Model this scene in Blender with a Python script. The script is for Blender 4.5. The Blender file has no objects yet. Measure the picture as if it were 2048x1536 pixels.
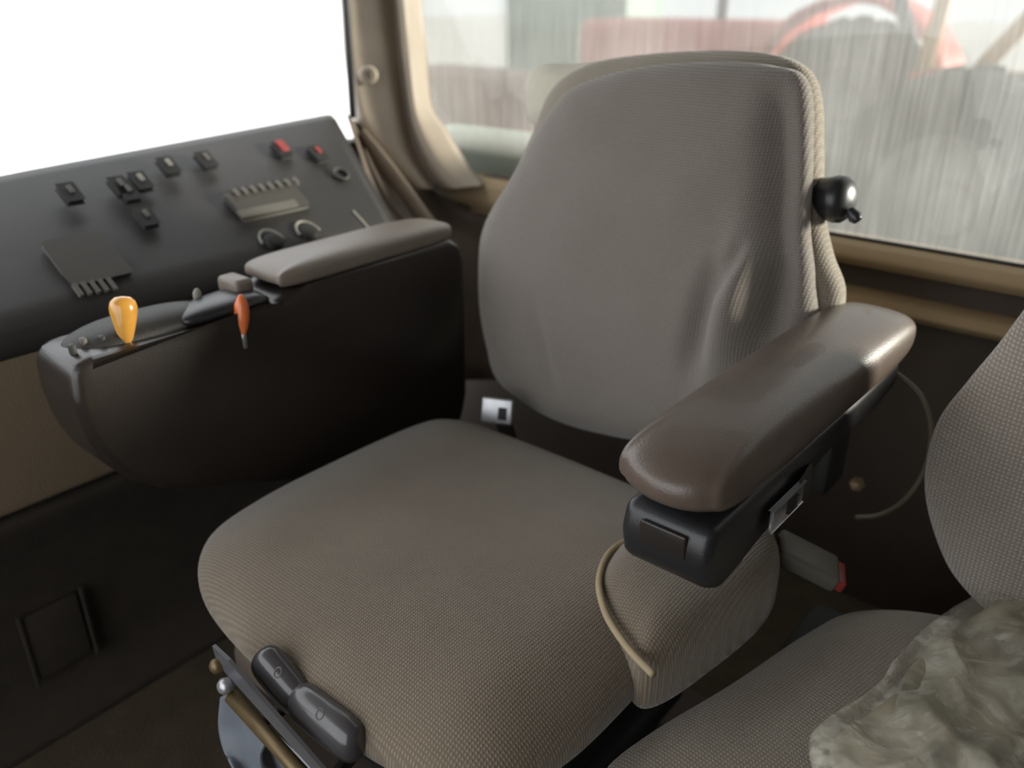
import bpy, bmesh, math, random
from mathutils import Vector, Matrix, noise
random.seed(7)
scene = bpy.context.scene
COL = scene.collection

# ------------------------------------------------------------------ camera
CAM = Vector((0.60, -0.72, 1.10)); PITCH = 25.0; YAW = 40.0; FPX = 1675.0
cd = bpy.data.cameras.new('camera'); cam = bpy.data.objects.new('camera', cd); COL.objects.link(cam)
cam.location = CAM; cam.rotation_euler = (math.radians(90 - PITCH), 0, math.radians(YAW))
cd.sensor_width = 36.0; cd.lens = 36.0 * FPX / 2048.0; cd.clip_start = 0.02; cd.clip_end = 500
cd.dof.use_dof = True; cd.dof.focus_distance = 0.86; cd.dof.aperture_fstop = 3.0
scene.camera = cam

# ------------------------------------------------------------------ sky and exposure
w = bpy.data.worlds.new('overcast_sky'); scene.world = w; w.use_nodes = True
bg = w.node_tree.nodes['Background']
bg.inputs[0].default_value = (0.93, 0.965, 1.0, 1); bg.inputs[1].default_value = 1.0
scene.view_settings.view_transform = 'Standard'; scene.view_settings.look = 'None'
scene.view_settings.gamma = 1.0; scene.view_settings.use_curve_mapping = False
scene.view_settings.exposure = 1.5
# soft low daylight from behind the tractor, on the left
sd = bpy.data.lights.new('hazy_sun', 'SUN'); so = bpy.data.objects.new('hazy_sun', sd); COL.objects.link(so)
sd.energy = 13.0; sd.angle = math.radians(10); sd.color = (1.0, 0.95, 0.86)
so.rotation_euler = Vector((-0.65, -0.67, -0.10)).to_track_quat('-Z', 'Y').to_euler()

# ------------------------------------------------------------------ measuring helper
_az = math.radians(-YAW); _pi = math.radians(PITCH)
FW = Vector((math.sin(_az)*math.cos(_pi), math.cos(_az)*math.cos(_pi), -math.sin(_pi)))
RT = FW.cross(Vector((0, 0, 1))).normalized(); DN = FW.cross(RT)
def at(u, v, ax, val):
    """point of the place on the plane x, y or z = val that was measured at (u, v)"""
    d = FW + RT*(u-1024)/FPX + DN*(v-768)/FPX
    i = 'xyz'.index(ax)
    return CAM + d*((val-CAM[i])/d[i])
def atd(u, v, t):
    return CAM + (FW + RT*(u-1024)/FPX + DN*(v-768)/FPX)*t

# ------------------------------------------------------------------ materials
def nodes(name):
    m = bpy.data.materials.new(name); m.use_nodes = True
    nt = m.node_tree; b = nt.nodes['Principled BSDF']
    return m, nt, b
def mat(name, col, rough=0.6, metal=0.0, var=0.15, scale=30, bump=0.0, bscale=200, coat=0.0, spec=0.5, stretch=(1,1,1)):
    m, nt, b = nodes(name)
    tc = nt.nodes.new('ShaderNodeTexCoord'); mp = nt.nodes.new('ShaderNodeMapping'); mp.inputs['Scale'].default_value = stretch
    nt.links.new(tc.outputs['Object'], mp.inputs[0])
    n = nt.nodes.new('ShaderNodeTexNoise'); n.inputs['Scale'].default_value = scale; n.inputs['Detail'].default_value = 5
    nt.links.new(mp.outputs[0], n.inputs['Vector'])
    r = nt.nodes.new('ShaderNodeMix'); r.data_type = 'RGBA'
    r.inputs['A'].default_value = tuple(c*(1-var) for c in col) + (1,)
    r.inputs['B'].default_value = tuple(min(1, c*(1+var)) for c in col) + (1,)
    nt.links.new(n.outputs['Fac'], r.inputs['Factor']); nt.links.new(r.outputs['Result'], b.inputs['Base Color'])
    b.inputs['Roughness'].default_value = rough; b.inputs['Metallic'].default_value = metal
    b.inputs['Coat Weight'].default_value = coat; b.inputs['Specular IOR Level'].default_value = spec
    if bump:
        n2 = nt.nodes.new('ShaderNodeTexNoise'); n2.inputs['Scale'].default_value = bscale; n2.inputs['Detail'].default_value = 3
        nt.links.new(mp.outputs[0], n2.inputs['Vector'])
        bp = nt.nodes.new('ShaderNodeBump'); bp.inputs['Strength'].default_value = bump; bp.inputs['Distance'].default_value = 0.002
        nt.links.new(n2.outputs['Fac'], bp.inputs['Height']); nt.links.new(bp.outputs[0], b.inputs['Normal'])
    return m
def fabric(name, col, rot=(0,0,0), pitch=0.0032, bump=0.6, contrast=0.35, axes=('X','Y'), sheen=0.3, dirt=0.25):
    m, nt, b = nodes(name)
    tc = nt.nodes.new('ShaderNodeTexCoord'); mp = nt.nodes.new('ShaderNodeMapping')
    mp.inputs['Rotation'].default_value = rot; nt.links.new(tc.outputs['Object'], mp.inputs[0])
    ws = []
    for a in axes:
        wv = nt.nodes.new('ShaderNodeTexWave'); wv.wave_type = 'BANDS'; wv.bands_direction = a
        wv.inputs['Scale'].default_value = 0.314/pitch; wv.inputs['Distortion'].default_value = 0.6
        wv.inputs['Detail Scale'].default_value = 3
        nt.links.new(mp.outputs[0], wv.inputs['Vector']); ws.append(wv)
    mul = nt.nodes.new('ShaderNodeMath'); mul.operation = 'MULTIPLY'
    nt.links.new(ws[0].outputs['Fac'], mul.inputs[0]); nt.links.new(ws[1].outputs['Fac'], mul.inputs[1])
    big = nt.nodes.new('ShaderNodeTexNoise'); big.inputs['Scale'].default_value = 9; big.inputs['Detail'].default_value = 6
    nt.links.new(mp.outputs[0], big.inputs['Vector'])
    fine = nt.nodes.new('ShaderNodeTexNoise'); fine.inputs['Scale'].default_value = 420; fine.inputs['Detail'].default_value = 2
    nt.links.new(mp.outputs[0], fine.inputs['Vector'])
    add = nt.nodes.new('ShaderNodeMath'); add.operation = 'MULTIPLY_ADD'; add.inputs[1].default_value = 0.55
    nt.links.new(fine.outputs['Fac'], add.inputs[0]); nt.links.new(mul.outputs[0], add.inputs[2])
    r = nt.nodes.new('ShaderNodeMix'); r.data_type = 'RGBA'
    r.inputs['A'].default_value = tuple(c*(1-contrast) for c in col) + (1,)
    r.inputs['B'].default_value = tuple(min(1, c*(1+contrast)) for c in col) + (1,)
    nt.links.new(add.outputs[0], r.inputs['Factor'])
    r2 = nt.nodes.new('ShaderNodeMix'); r2.data_type = 'RGBA'; r2.blend_type = 'MULTIPLY'
    mr = nt.nodes.new('ShaderNodeMapRange'); mr.inputs[1].default_value = 0.35; mr.inputs[2].default_value = 0.7
    mr.inputs[3].default_value = 0; mr.inputs[4].default_value = dirt
    nt.links.new(big.outputs['Fac'], mr.inputs[0]); nt.links.new(mr.outputs[0], r2.inputs['Factor'])
    nt.links.new(r.outputs['Result'], r2.inputs['A']); r2.inputs['B'].default_value = (0.45, 0.40, 0.34, 1)
    nt.links.new(r2.outputs['Result'], b.inputs['Base Color'])
    b.inputs['Roughness'].default_value = 0.85; b.inputs['Sheen Weight'].default_value = sheen
    b.inputs['Sheen Roughness'].default_value = 0.5; b.inputs['Specular IOR Level'].default_value = 0.25
    bp = nt.nodes.new('ShaderNodeBump'); bp.inputs['Strength'].default_value = bump; bp.inputs['Distance'].default_value = 0.0012
    nt.links.new(mul.outputs[0], bp.inputs['Height']); nt.links.new(bp.outputs[0], b.inputs['Normal'])
    return m
def glass(name, dust, tint=(1,1,1), streak=True, dustcol=(0.8,0.8,0.78)):
    m = bpy.data.materials.new(name); m.use_nodes = True; nt = m.node_tree; nt.nodes.clear()
    out = nt.nodes.new('ShaderNodeOutputMaterial')
    tr = nt.nodes.new('ShaderNodeBsdfTransparent'); tr.inputs[0].default_value = tint + (1,)
    gl = nt.nodes.new('ShaderNodeBsdfGlossy'); gl.inputs['Roughness'].default_value = 0.03
    tl = nt.nodes.new('ShaderNodeBsdfTranslucent'); tl.inputs[0].default_value = dustcol + (1,)
    a = nt.nodes.new('ShaderNodeMixShader'); a.inputs[0].default_value = 0.04
    nt.links.new(tr.outputs[0], a.inputs[1]); nt.links.new(gl.outputs[0], a.inputs[2])
    bm_ = nt.nodes.new('ShaderNodeMixShader'); nt.links.new(a.outputs[0], bm_.inputs[1]); nt.links.new(tl.outputs[0], bm_.inputs[2])
    bm_.inputs[0].default_value = dust
    if streak:
        tc = nt.nodes.new('ShaderNodeTexCoord'); mp = nt.nodes.new('ShaderNodeMapping'); mp.inputs['Scale'].default_value = (90, 90, 4.0)
        nt.links.new(tc.outputs['Object'], mp.inputs[0])
        n = nt.nodes.new('ShaderNodeTexNoise'); n.inputs['Scale'].default_value = 1.6; n.inputs['Detail'].default_value = 5
        nt.links.new(mp.outputs[0], n.inputs['Vector'])
        n2 = nt.nodes.new('ShaderNodeTexNoise'); n2.inputs['Scale'].default_value = 4; n2.inputs['Detail'].default_value = 3
        nt.links.new(tc.outputs['Object'], n2.inputs['Vector'])
        ml = nt.nodes.new('ShaderNodeMath'); ml.operation = 'MULTIPLY'
        nt.links.new(n.outputs['Fac'], ml.inputs[0]); nt.links.new(n2.outputs['Fac'], ml.inputs[1])
        mr = nt.nodes.new('ShaderNodeMapRange'); mr.inputs[1].default_value = 0.12; mr.inputs[2].default_value = 0.42
        mr.inputs[3].default_value = dust*0.65; mr.inputs[4].default_value = dust*1.5
        nt.links.new(ml.outputs[0], mr.inputs[0]); nt.links.new(mr.outputs[0], bm_.inputs[0])
    nt.links.new(bm_.outputs[0], out.inputs[0])
    return m

M = {}
M['seat'] = fabric('taupe_seat_weave', (0.188, 0.149, 0.106), rot=(0,0,0), pitch=0.0036, sheen=0.4)
M['back'] = fabric('grey_taupe_back_weave', (0.200, 0.175, 0.152), axes=('X','Z'), pitch=0.0036, dirt=0.15)
M['side'] = fabric('lit_rim_weave', (0.27, 0.235, 0.185), axes=('X','Z'), pitch=0.0036)  # lighter copy of the back weave, daylight on the rim put into colour
M['inst'] = fabric('instructor_weave', (0.235, 0.198, 0.155), rot=(0,0,math.radians(12)), pitch=0.0042)
M['instb'] = fabric('instructor_back_weave', (0.30, 0.26, 0.22), axes=('X','Z'), pitch=0.0048, bump=0.9, contrast=0.45)
M['pipe'] = mat('tan_piping', (0.36, 0.28, 0.17), 0.7)
M['leather'] = mat('brown_leatherette', (0.115, 0.085, 0.068), 0.34, bump=0.25, bscale=500, coat=0.15)
M['pad'] = mat('worn_console_pad', (0.20, 0.165, 0.135), 0.42, bump=0.2, bscale=400, var=0.25, scale=12)
M['console'] = mat('dark_brown_plastic', (0.022, 0.017, 0.014), 0.30, bump=0.15, bscale=600, coat=0.1)
M['black'] = mat('black_plastic', (0.018, 0.018, 0.020), 0.35, bump=0.1, bscale=500)
M['rubber'] = mat('matt_black', (0.012, 0.011, 0.010), 0.7)
M['gloss'] = mat('glossy_dark_plastic', (0.06, 0.056, 0.058), 0.25, coat=0.3)
M['panel'] = mat('charcoal_panel', (0.026, 0.023, 0.021), 0.55, bump=0.3, bscale=400, var=0.25, scale=14)
M['panel2'] = mat('grey_keypad', (0.050, 0.045, 0.037), 0.5)
M['fascia'] = mat('tan_fascia', (0.185, 0.140, 0.090), 0.6, bump=0.3, bscale=300, var=0.15, scale=8)
M['dark'] = mat('dark_carpet', (0.032, 0.024, 0.016), 0.95, bump=0.6, bscale=300, var=0.4, scale=25)
M['floor'] = mat('dusty_floor_mat', (0.060, 0.043, 0.024), 0.95, bump=0.8, bscale=150, var=0.5, scale=18)
M['rear'] = mat('dark_brown_trim', (0.050, 0.036, 0.026), 0.7, bump=0.3, bscale=300)
M['brown'] = mat('brown_trim', (0.105, 0.080, 0.062), 0.6, bump=0.3, bscale=300)
M['beige'] = mat('beige_plastic', (0.30, 0.25, 0.195), 0.5, bump=0.15, bscale=300, var=0.08)
M['tan'] = mat('tan_sill', (0.30, 0.22, 0.125), 0.75, bump=0.15, bscale=300, var=0.1)
M['seal'] = mat('window_seal', (0.02, 0.02, 0.025), 0.6)
M['amber'] = mat('amber_knob', (0.62, 0.30, 0.05), 0.22, coat=0.5, var=0.2, scale=60)
M['orange'] = mat('orange_knob', (0.70, 0.17, 0.05), 0.3, coat=0.3, var=0.2, scale=80)
M['red'] = mat('red_button', (0.28, 0.035, 0.03), 0.4)
M['pale'] = mat('pale_marking', (0.30, 0.28, 0.24), 0.6)
M['faint'] = mat('faint_marking', (0.11, 0.10, 0.085), 0.6)
M['steel'] = mat('dull_steel', (0.42, 0.42, 0.43), 0.38, metal=0.7, var=0.2, scale=80)
M['brass'] = mat('tarnished_brass', (0.15, 0.105, 0.05), 0.45, metal=0.5, var=0.3, scale=60)
M['buckle'] = mat('grey_buckle', (0.12, 0.115, 0.09), 0.5)
M['web'] = mat('belt_webbing', (0.05, 0.042, 0.036), 0.9, bump=0.5, bscale=700)
M['cloth'] = mat('blue_grey_sheet', (0.15, 0.165, 0.19), 0.55, bump=0.3, bscale=120, var=0.2, scale=25)
M['cloth2'] = mat('pale_grey_sheet', (0.30, 0.30, 0.33), 0.6, var=0.1)
M['tyre'] = mat('dusty_tyre', (0.055, 0.055, 0.060), 0.9, var=0.35, scale=4)
M['redpaint'] = mat('faded_red_paint', (0.36, 0.05, 0.04), 0.5, var=0.25, scale=3)
M['greenpaint'] = mat('dull_green_paint', (0.06, 0.12, 0.09), 0.6, var=0.3, scale=3)
M['palegreen'] = mat('pale_green_fender', (0.70, 0.78, 0.60), 0.5, var=0.1)
M['tanframe'] = mat('tan_painted_steel', (0.38, 0.24, 0.12), 0.6)
M['rim'] = mat('grey_wheel_rim', (0.16, 0.16, 0.16), 0.6)
M['ground'] = mat('pale_gravel', (0.50, 0.49, 0.47), 0.95, var=0.2, scale=2)
M['ceil'] = mat('headliner', (0.15, 0.13, 0.11), 0.9)
M['glass'] = glass('clear_window_glass', 0.03, streak=False)
M['dusty'] = glass('dusty_rear_glass', 0.068, tint=(0.50,0.505,0.495), dustcol=(0.50,0.505,0.49))

# ------------------------------------------------------------------ object helpers
def tag(o, label=None, cat=None, group=None, kind=None):
    if label: o['label'] = label
    if cat: o['category'] = cat
    if group: o['group'] = group
    if kind: o['kind'] = kind
    return o
def thing(name, loc, label, cat, group=None):
    o = bpy.data.objects.new(name, None); COL.objects.link(o); o.location = loc
    o.empty_display_size = 0.05
    return tag(o, label, cat, group)
def mk(name, verts, faces, m, parent=None, smooth=True, mods=None):
    me = bpy.data.meshes.new(name); me.from_pydata([tuple(v) for v in verts], [], faces)
    bm = bmesh.new(); bm.from_mesh(me); bmesh.ops.recalc_face_normals(bm, faces=bm.faces); bm.to_mesh(me); bm.free()
    return mo(name, me, m, parent, smooth)
def root_of(p):
    l = Vector(p.location)
    while p.parent: p = p.parent; l = Vector(p.location)
    return l
def mo(name, me, m, parent=None, smooth=True):
    if smooth:
        for p in me.polygons: p.use_smooth = True
    me.materials.append(M[m] if isinstance(m, str) else m)
    o = bpy.data.objects.new(name, me); COL.objects.link(o)
    if parent is not None:
        o.parent = parent
        # meshes are written in place coordinates; cancel the base of the thing
        base = Vector((0,0,0)); q = parent
        while q.parent: q = q.parent
        if q.type == 'EMPTY' and parent is q: base = Vector(q.location)
        o.matrix_parent_inverse = Matrix.Translation(-base)
    return o
def from_bm(name, bm, m, parent=None, smooth=True):
    me = bpy.data.meshes.new(name); bmesh.ops.recalc_face_normals(bm, faces=bm.faces); bm.to_mesh(me); bm.free()
    o = mo(name, me, m, parent, smooth)
    if smooth:
        md = o.modifiers.new('edges', 'EDGE_SPLIT'); md.split_angle = math.radians(50)
    return o
def box_bm(bm, c, s, rot=None, bev=0.004, seg=3):
    r = bmesh.ops.create_cube(bm, size=1.0); vs = r['verts']
    R = rot if rot is not None else Matrix.Identity(3)
    for v in vs: v.co = R @ Vector((v.co.x*s[0], v.co.y*s[1], v.co.z*s[2])) + Vector(c)
    if bev:
        es = list({e for v in vs for e in v.link_edges})
        bmesh.ops.bevel(bm, geom=es, offset=bev, segments=seg, affect='EDGES', profile=0.5)
def box(name, c, s, m, parent=None, rot=None, bev=0.004, seg=3):
    bm = bmesh.new(); box_bm(bm, c, s, rot, bev, seg); return from_bm(name, bm, m, parent)
def rz(deg): return Matrix.Rotation(math.radians(deg), 3, 'Z')
def aim(d, up=(0,0,1)):
    z = Vector(d).normalized(); x = Vector(up).cross(z)
    if x.length < 1e-4: x = Vector((1,0,0))
    x.normalize(); y = z.cross(x); return Matrix((x, y, z)).transposed()
def lathe(name, prof, c, d, m, parent=None, n=40, sx=1.0):
    """prof: (radius, height) along direction d from c"""
    R = aim(d); V = []; Fc = []
    for (r, h) in prof:
        for k in range(n):
            a = 2*math.pi*k/n
            V.append(R @ Vector((r*sx*math.cos(a), r*math.sin(a), h)) + Vector(c))
    for i in range(len(prof)-1):
        for k in range(n):
            Fc.append((i*n+k, i*n+(k+1)%n, (i+1)*n+(k+1)%n, (i+1)*n+k))
    Fc.append(tuple(range(n))[::-1]); Fc.append(tuple((len(prof)-1)*n+k for k in range(n)))
    o = mk(name, V, Fc, m, parent)
    md = o.modifiers.new('edges', 'EDGE_SPLIT'); md.split_angle = math.radians(45)
    return o
def cr(P, n, closed=False):
    """Catmull-Rom through points, n samples per span"""
    P = [Vector(p) for p in P]; out = []; N = len(P)
    for i in range(N if closed else N-1):
        if closed: a, b, c, d = P[(i-1)%N], P[i], P[(i+1)%N], P[(i+2)%N]
        else: a, b, c, d = P[max(i-1,0)], P[i], P[i+1], P[min(i+2,N-1)]
        for k in range(n):
            t = k/n
            out.append(0.5*((2*b)+(c-a)*t+(2*a-5*b+4*c-d)*t*t+(3*b-a-3*c+d)*t**3))
    if not closed: out.append(P[-1])
    return out
def tube(name, pts, r, m, parent=None, n=12, sub=8, closed=False, flat=None):
    P = cr(pts, sub, closed); V = []; Fc = []; up = None; N = len(P)
    for i, p in enumerate(P):
        if closed: t = (P[(i+1)%N]-P[(i-1)%N]).normalized()
        else: t = (P[min(i+1,N-1)]-P[max(i-1,0)]).normalized()
        if up is None:
            up = Vector((0,0,1)) if abs(t.z) < 0.9 else Vector((0,1,0))
        x = (up - t*up.dot(t)).normalized(); up = x; y = t.cross(x)
        rr = r(i/(N-1)) if callable(r) else r
        for k in range(n):
            a = 2*math.pi*k/n
            V.append(p + (x*math.cos(a) + y*math.sin(a)*(flat or 1))*rr)
    for i in range(N if closed else N-1):
        for k in range(n):
            j = (i+1)%N
            Fc.append((i*n+k, i*n+(k+1)%n, j*n+(k+1)%n, j*n+k))
    if not closed:
        Fc.append(tuple(range(n))[::-1]); Fc.append(tuple((N-1)*n+k for k in range(n)))
    return mk(name, V, Fc, m, parent)
def slab(name, outline, tf, tb, frame, m, parent=None, p=2.6, sub=10, rings=26, disp=None, pf=None, centre=None, smoothline=True):
    """cushion-like solid: closed outline (a, b), rounded over to thickness tf in front and tb behind"""
    O = [(v.x, v.y) for v in cr([(a, b, 0) for a, b in outline], sub, True)] if smoothline else outline
    n = len(O)
    ca = sum(a for a, b in O)/n; cb = sum(b for a, b in O)/n
    if centre: ca, cb = centre
    V = []; Fc = []
    def ring(s, h):
        for a, b in O:
            A = ca+(a-ca)*s; B = cb+(b-cb)*s; H = h
            if disp: H += disp(A, B, s, h)
            V.append(frame(A, B, H))
    lev = []
    for i in range(1, rings+1):
        th = (math.pi/2)*i/rings
        e = 2.0/p
        lev.append((math.sin(th)**e, tf*max(math.cos(th), 0)**e))
    lev2 = []
    for i in range(rings-1, 0, -1):
        th = (math.pi/2)*i/rings; e = 2.0/p
        lev2.append((math.sin(th)**e, -tb*math.cos(th)**e))
    L = lev+lev2
    V.append(frame(ca, cb, tf + (disp(ca, cb, 0, tf) if disp else 0)))
    for s, h in L: ring(s, h)
    V.append(frame(ca, cb, -tb))
    for k in range(n): Fc.append((0, 1+k, 1+(k+1)%n))
    for i in range(len(L)-1):
        for k in range(n):
            Fc.append((1+i*n+k, 1+(i+1)*n+k, 1+(i+1)*n+(k+1)%n, 1+i*n+(k+1)%n))
    last = 1+(len(L)-1)*n
    for k in range(n): Fc.append((last+k, len(V)-1, last+(k+1)%n))
    return mk(name, V, Fc, m, parent)
def prism(name, poly, fr, h0, h1, m, parent=None, bev=0.008, seg=4, smooth_out=0):
    """poly (a,b) extruded from h0 to h1 through frame fr(a,b,h) with bevelled rims"""
    if smooth_out: poly = [(v.x, v.y) for v in cr([(a, b, 0) for a, b in poly], smooth_out, True)]
    bm = bmesh.new()
    v0 = [bm.verts.new(fr(a, b, h0)) for a, b in poly]; v1 = [bm.verts.new(fr(a, b, h1)) for a, b in poly]
    n = len(poly)
    f0 = bm.faces.new(v0[::-1]); f1 = bm.faces.new(v1)
    for k in range(n): bm.faces.new((v0[k], v0[(k+1)%n], v1[(k+1)%n], v1[k]))
    es = list(set(f0.edges) | set(f1.edges))
    if not smooth_out: es = list(bm.edges)
    if bev: bmesh.ops.bevel(bm, geom=es, offset=bev, segments=seg, affect='EDGES', profile=0.5)
    return from_bm(name, bm, m, parent)
def grid(name, rows, m, parent=None, thick=0.0, smooth=True, sub=0, tdir=None):
    """rows of 3D points; tdir = direction in which the sheet gets its thickness"""
    if sub:
        rows = [cr(r, sub) for r in rows]
        cols = list(zip(*rows)); cols = [cr(c, sub) for c in cols]; rows = [list(r) for r in zip(*cols)]
    R_, C_ = len(rows), len(rows[0])
    V = [Vector(p) for r in rows for p in r]; Fc = []
    for i in range(R_-1):
        for j in range(C_-1):
            a = i*C_+j; Fc.append((a, a+1, a+C_+1, a+C_))
    if tdir is not None:
        d = Vector(tdir)*thick; n0 = len(V); V += [v+d for v in V[:n0]]
        Fc += [tuple(n0+q for q in f[::-1]) for f in Fc[:]]
        rim = [j for j in range(C_)] + [i*C_+C_-1 for i in range(1, R_)] + [(R_-1)*C_+j for j in range(C_-2, -1, -1)] + [i*C_ for i in range(R_-2, 0, -1)]
        for k in range(len(rim)):
            a, b = rim[k], rim[(k+1)%len(rim)]; Fc.append((a, b, n0+b, n0+a))
    return mk(name, V, Fc, m, parent, smooth)
def g2(a, b, a0, b0, a1, b1, wd):
    """gaussian valley along a segment"""
    dx, dy = a1-a0, b1-b0; L2 = dx*dx+dy*dy
    t0 = ((a-a0)*dx+(b-b0)*dy)/L2; t = max(0, min(1, t0))
    q = (a-a0-t*dx)**2+(b-b0-t*dy)**2
    return math.exp(-q/(wd*wd))*math.sin(math.pi*min(0.97, max(0.03, t)))**0.7
XY = lambda a, b, h: Vector((a, b, h))

# ================================================================== THE SETTING
tag(box('floor', (0.1, -0.35, -0.02), (2.3, 2.4, 0.04), 'floor', bev=0), kind='structure')
tag(box('ceiling', (0.1, -0.35, 1.72), (2.3, 2.4, 0.05), 'ceil', bev=0), kind='structure')
# rear wall below the window: dark trim, two rounded rails
tag(box('wall_rear', (0.1, 0.780, 0.350), (2.1, 0.06, 0.70), 'rear', bev=0.004), kind='structure')
def rail(name, z0, z1, y0, y1, x0, x1, m):
    pr = [(y0+0.012, z0), (y0, (z0+z1)/2), (y0+0.012, z1), (y1, z1), (y1, z0)]
    rows = []
    P = cr([(y, z, 0) for y, z in pr[:3]], 6) + [Vector((y1, z1, 0)), Vector((y1, z0, 0))]
    V = [(x, p.x, p.y) for x in (x0, x1) for p in P]; n = len(P)
    Fc = [(k, (k+1)%n, n+(k+1)%n, n+k) for k in range(n)] + [tuple(range(n))[::-1], tuple(n+k for k in range(n))]
    o = mk(name, V, Fc, m); md = o.modifiers.new('edges', 'EDGE_SPLIT'); md.split_angle = math.radians(50)
    return tag(o, kind='structure')
rail('trim_1', 0.680, 0.713, 0.70, 0.80, -0.76, 1.10, 'tan')
rail('trim_2', 0.606, 0.634, 0.69, 0.76, -0.60, 1.10, 'tan')
rail('trim_8', 0.640, 0.705, 0.685, 0.74, -0.84, -0.45, 'tan')
# rear window
def pane(name, pts, m, d, parent=None):
    V = [Vector(p) for p in pts]; V += [v+Vector(d) for v in V]
    return mk(name, V, [(0,1,2,3), (7,6,5,4), (0,4,5,1), (1,5,6,2), (2,6,7,3), (3,7,4,0)], m, parent, smooth=False)
wr = thing('window_2', (0.1, 0.76, 0.70), None, None); wr['kind'] = 'structure'
pane('window_pane', [(-1.04,0.765,0.70), (1.10,0.765,0.70), (1.10,0.765,1.70), (-1.04,0.765,1.70)], 'dusty', (0,0.005,0), wr)
tube('seal', [(-0.72,0.755,0.717), (1.08,0.755,0.715)], 0.003, 'seal', wr, sub=1)
# right-hand side window over the control panel, its seal and the sill trim under it
ws_ = thing('window_1', (-0.88, 0, 0.86), None, None); ws_['kind'] = 'structure'
pane('window_pane', [(-0.90,-1.5,0.80), (-0.90,0.52,0.86), (-0.90,0.52,1.70), (-0.90,-1.5,1.70)], 'glass', (-0.005,0,0), ws_)
a = at(676, -250, 'x', -0.885); b = at(706, 236, 'x', -0.885)
tube('seal', [a, (a+b)/2, b], 0.0075, 'seal', ws_, sub=1)
# rest of the cab shell, out of the picture, that shades the seats
tag(box('wall_right', (-0.93, -0.45, 0.40), (0.04, 2.1, 0.80), 'rear', bev=0), kind='structure')
wf = tag(box('wall_front', (0.1, -1.55, 0.16), (2.1, 0.05, 0.32), 'rear', bev=0), kind='structure')
tag(box('wall_left', (1.15, -0.40, 0.54), (0.05, 2.3, 1.08), 'rear', bev=0), kind='structure')
tag(box('left_light_block', (1.13, -0.40, 1.35), (0.05, 2.30, 0.75), 'ceil', bev=0), kind='structure')  # unseen panel added above the left wall to keep side light out
tag(box('front_light_block', (0.98, -1.52, 1.00), (0.34, 0.05, 1.40), 'ceil', bev=0), kind='structure')  # unseen strip added to narrow the front opening and cut its light

# corner pillar between the two windows: grooved beige cover flaring to a foot
rowsP = [(-420, [640, 655, 680, 715, 748, 762, 796]),
         (0,   [680, 693, 716, 757, 788, 802, 836]),
         (110, [688, 701, 726, 770, 799, 813, 847]),
         (215, [703, 716, 745, 788, 812, 826, 858]),
         (262, [716, 732, 768, 800, 822, 838, 884]),
         (310, [742, 762, 800, 818, 838, 858, 912]),
         (352, [786, 806, 836, 846, 858, 882, 940]),
         (378, [812, 832, 860, 866, 876, 905, 962])]
tcol = [1.90, 1.86, 1.87, 1.89, 1.94, 1.87, 1.93]
tfoot = [1.90, 1.88, 1.88, 1.90, 1.93, 1.86, 1.86]
R_ = []
for i, (v, us) in enumerate(rowsP):
    k = max(0, (v-215)/185)
    vv = [v, v, v, v-2, v, v, v-6*k]
    R_.append([atd(us[j], vv[j], tcol[j]*(1-k)+tfoot[j]*k - (0.05 if v < 0 else 0)) for j in range(7)])
pil = thing('trim_3', (-0.85, 0.60, 0.65), None, None); pil['kind'] = 'structure'
grid('pillar_cover', R_, 'beige', pil, thick=0.05, sub=5, tdir=(-0.55, 0.8, 0))
kc = atd(737, 150, 1.855)
lathe('grommet', [(0.010, -0.006), (0.019, -0.004), (0.021, 0.002), (0.017, 0.008), (0.010, 0.009), (0.008, 0.004), (0.0, 0.003)], kc, (CAM-kc).normalized(), 'beige', pil, n=28)
# darker panel below the pillar with its light ridge
B = [[atd(u, v, t) for u, v, t in r] for r in [
    [(692, 228, 1.80), (730, 262, 1.93), (775, 300, 1.95), (838, 352, 1.97), (885, 396, 1.93)],
    [(715, 300, 1.76), (750, 320, 1.90), (795, 345, 1.93), (868, 395, 1.96), (960, 420, 1.92)],
    [(742, 395, 1.70), (785, 400, 1.85), (835, 420, 1.88), (900, 440, 1.94), (990, 440, 1.94)],
    [(775, 500, 1.62), (830, 500, 1.78), (880, 520, 1.82), (930, 520, 1.90), (1020, 520, 1.92)],
    [(800, 760, 1.70), (870, 760, 1.80), (920, 760, 1.84), (980, 760, 1.92), (1060, 760, 1.94)]]]
tag(grid('trim_4', B, 'brown', None, thick=0.03, sub=4, tdir=(-0.6, 0.7, -0.2)), kind='structure')
tag(tube('trim_5', [atd(722, 268, 1.84), atd(752, 305, 1.83), atd(790, 355, 1.81), atd(825, 405, 1.79), atd(862, 458, 1.77)], lambda s: 0.016+0.006*s, mat('dull_ridge', (0.20,0.155,0.11), 0.55), None, flat=0.5), kind='structure')

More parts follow.
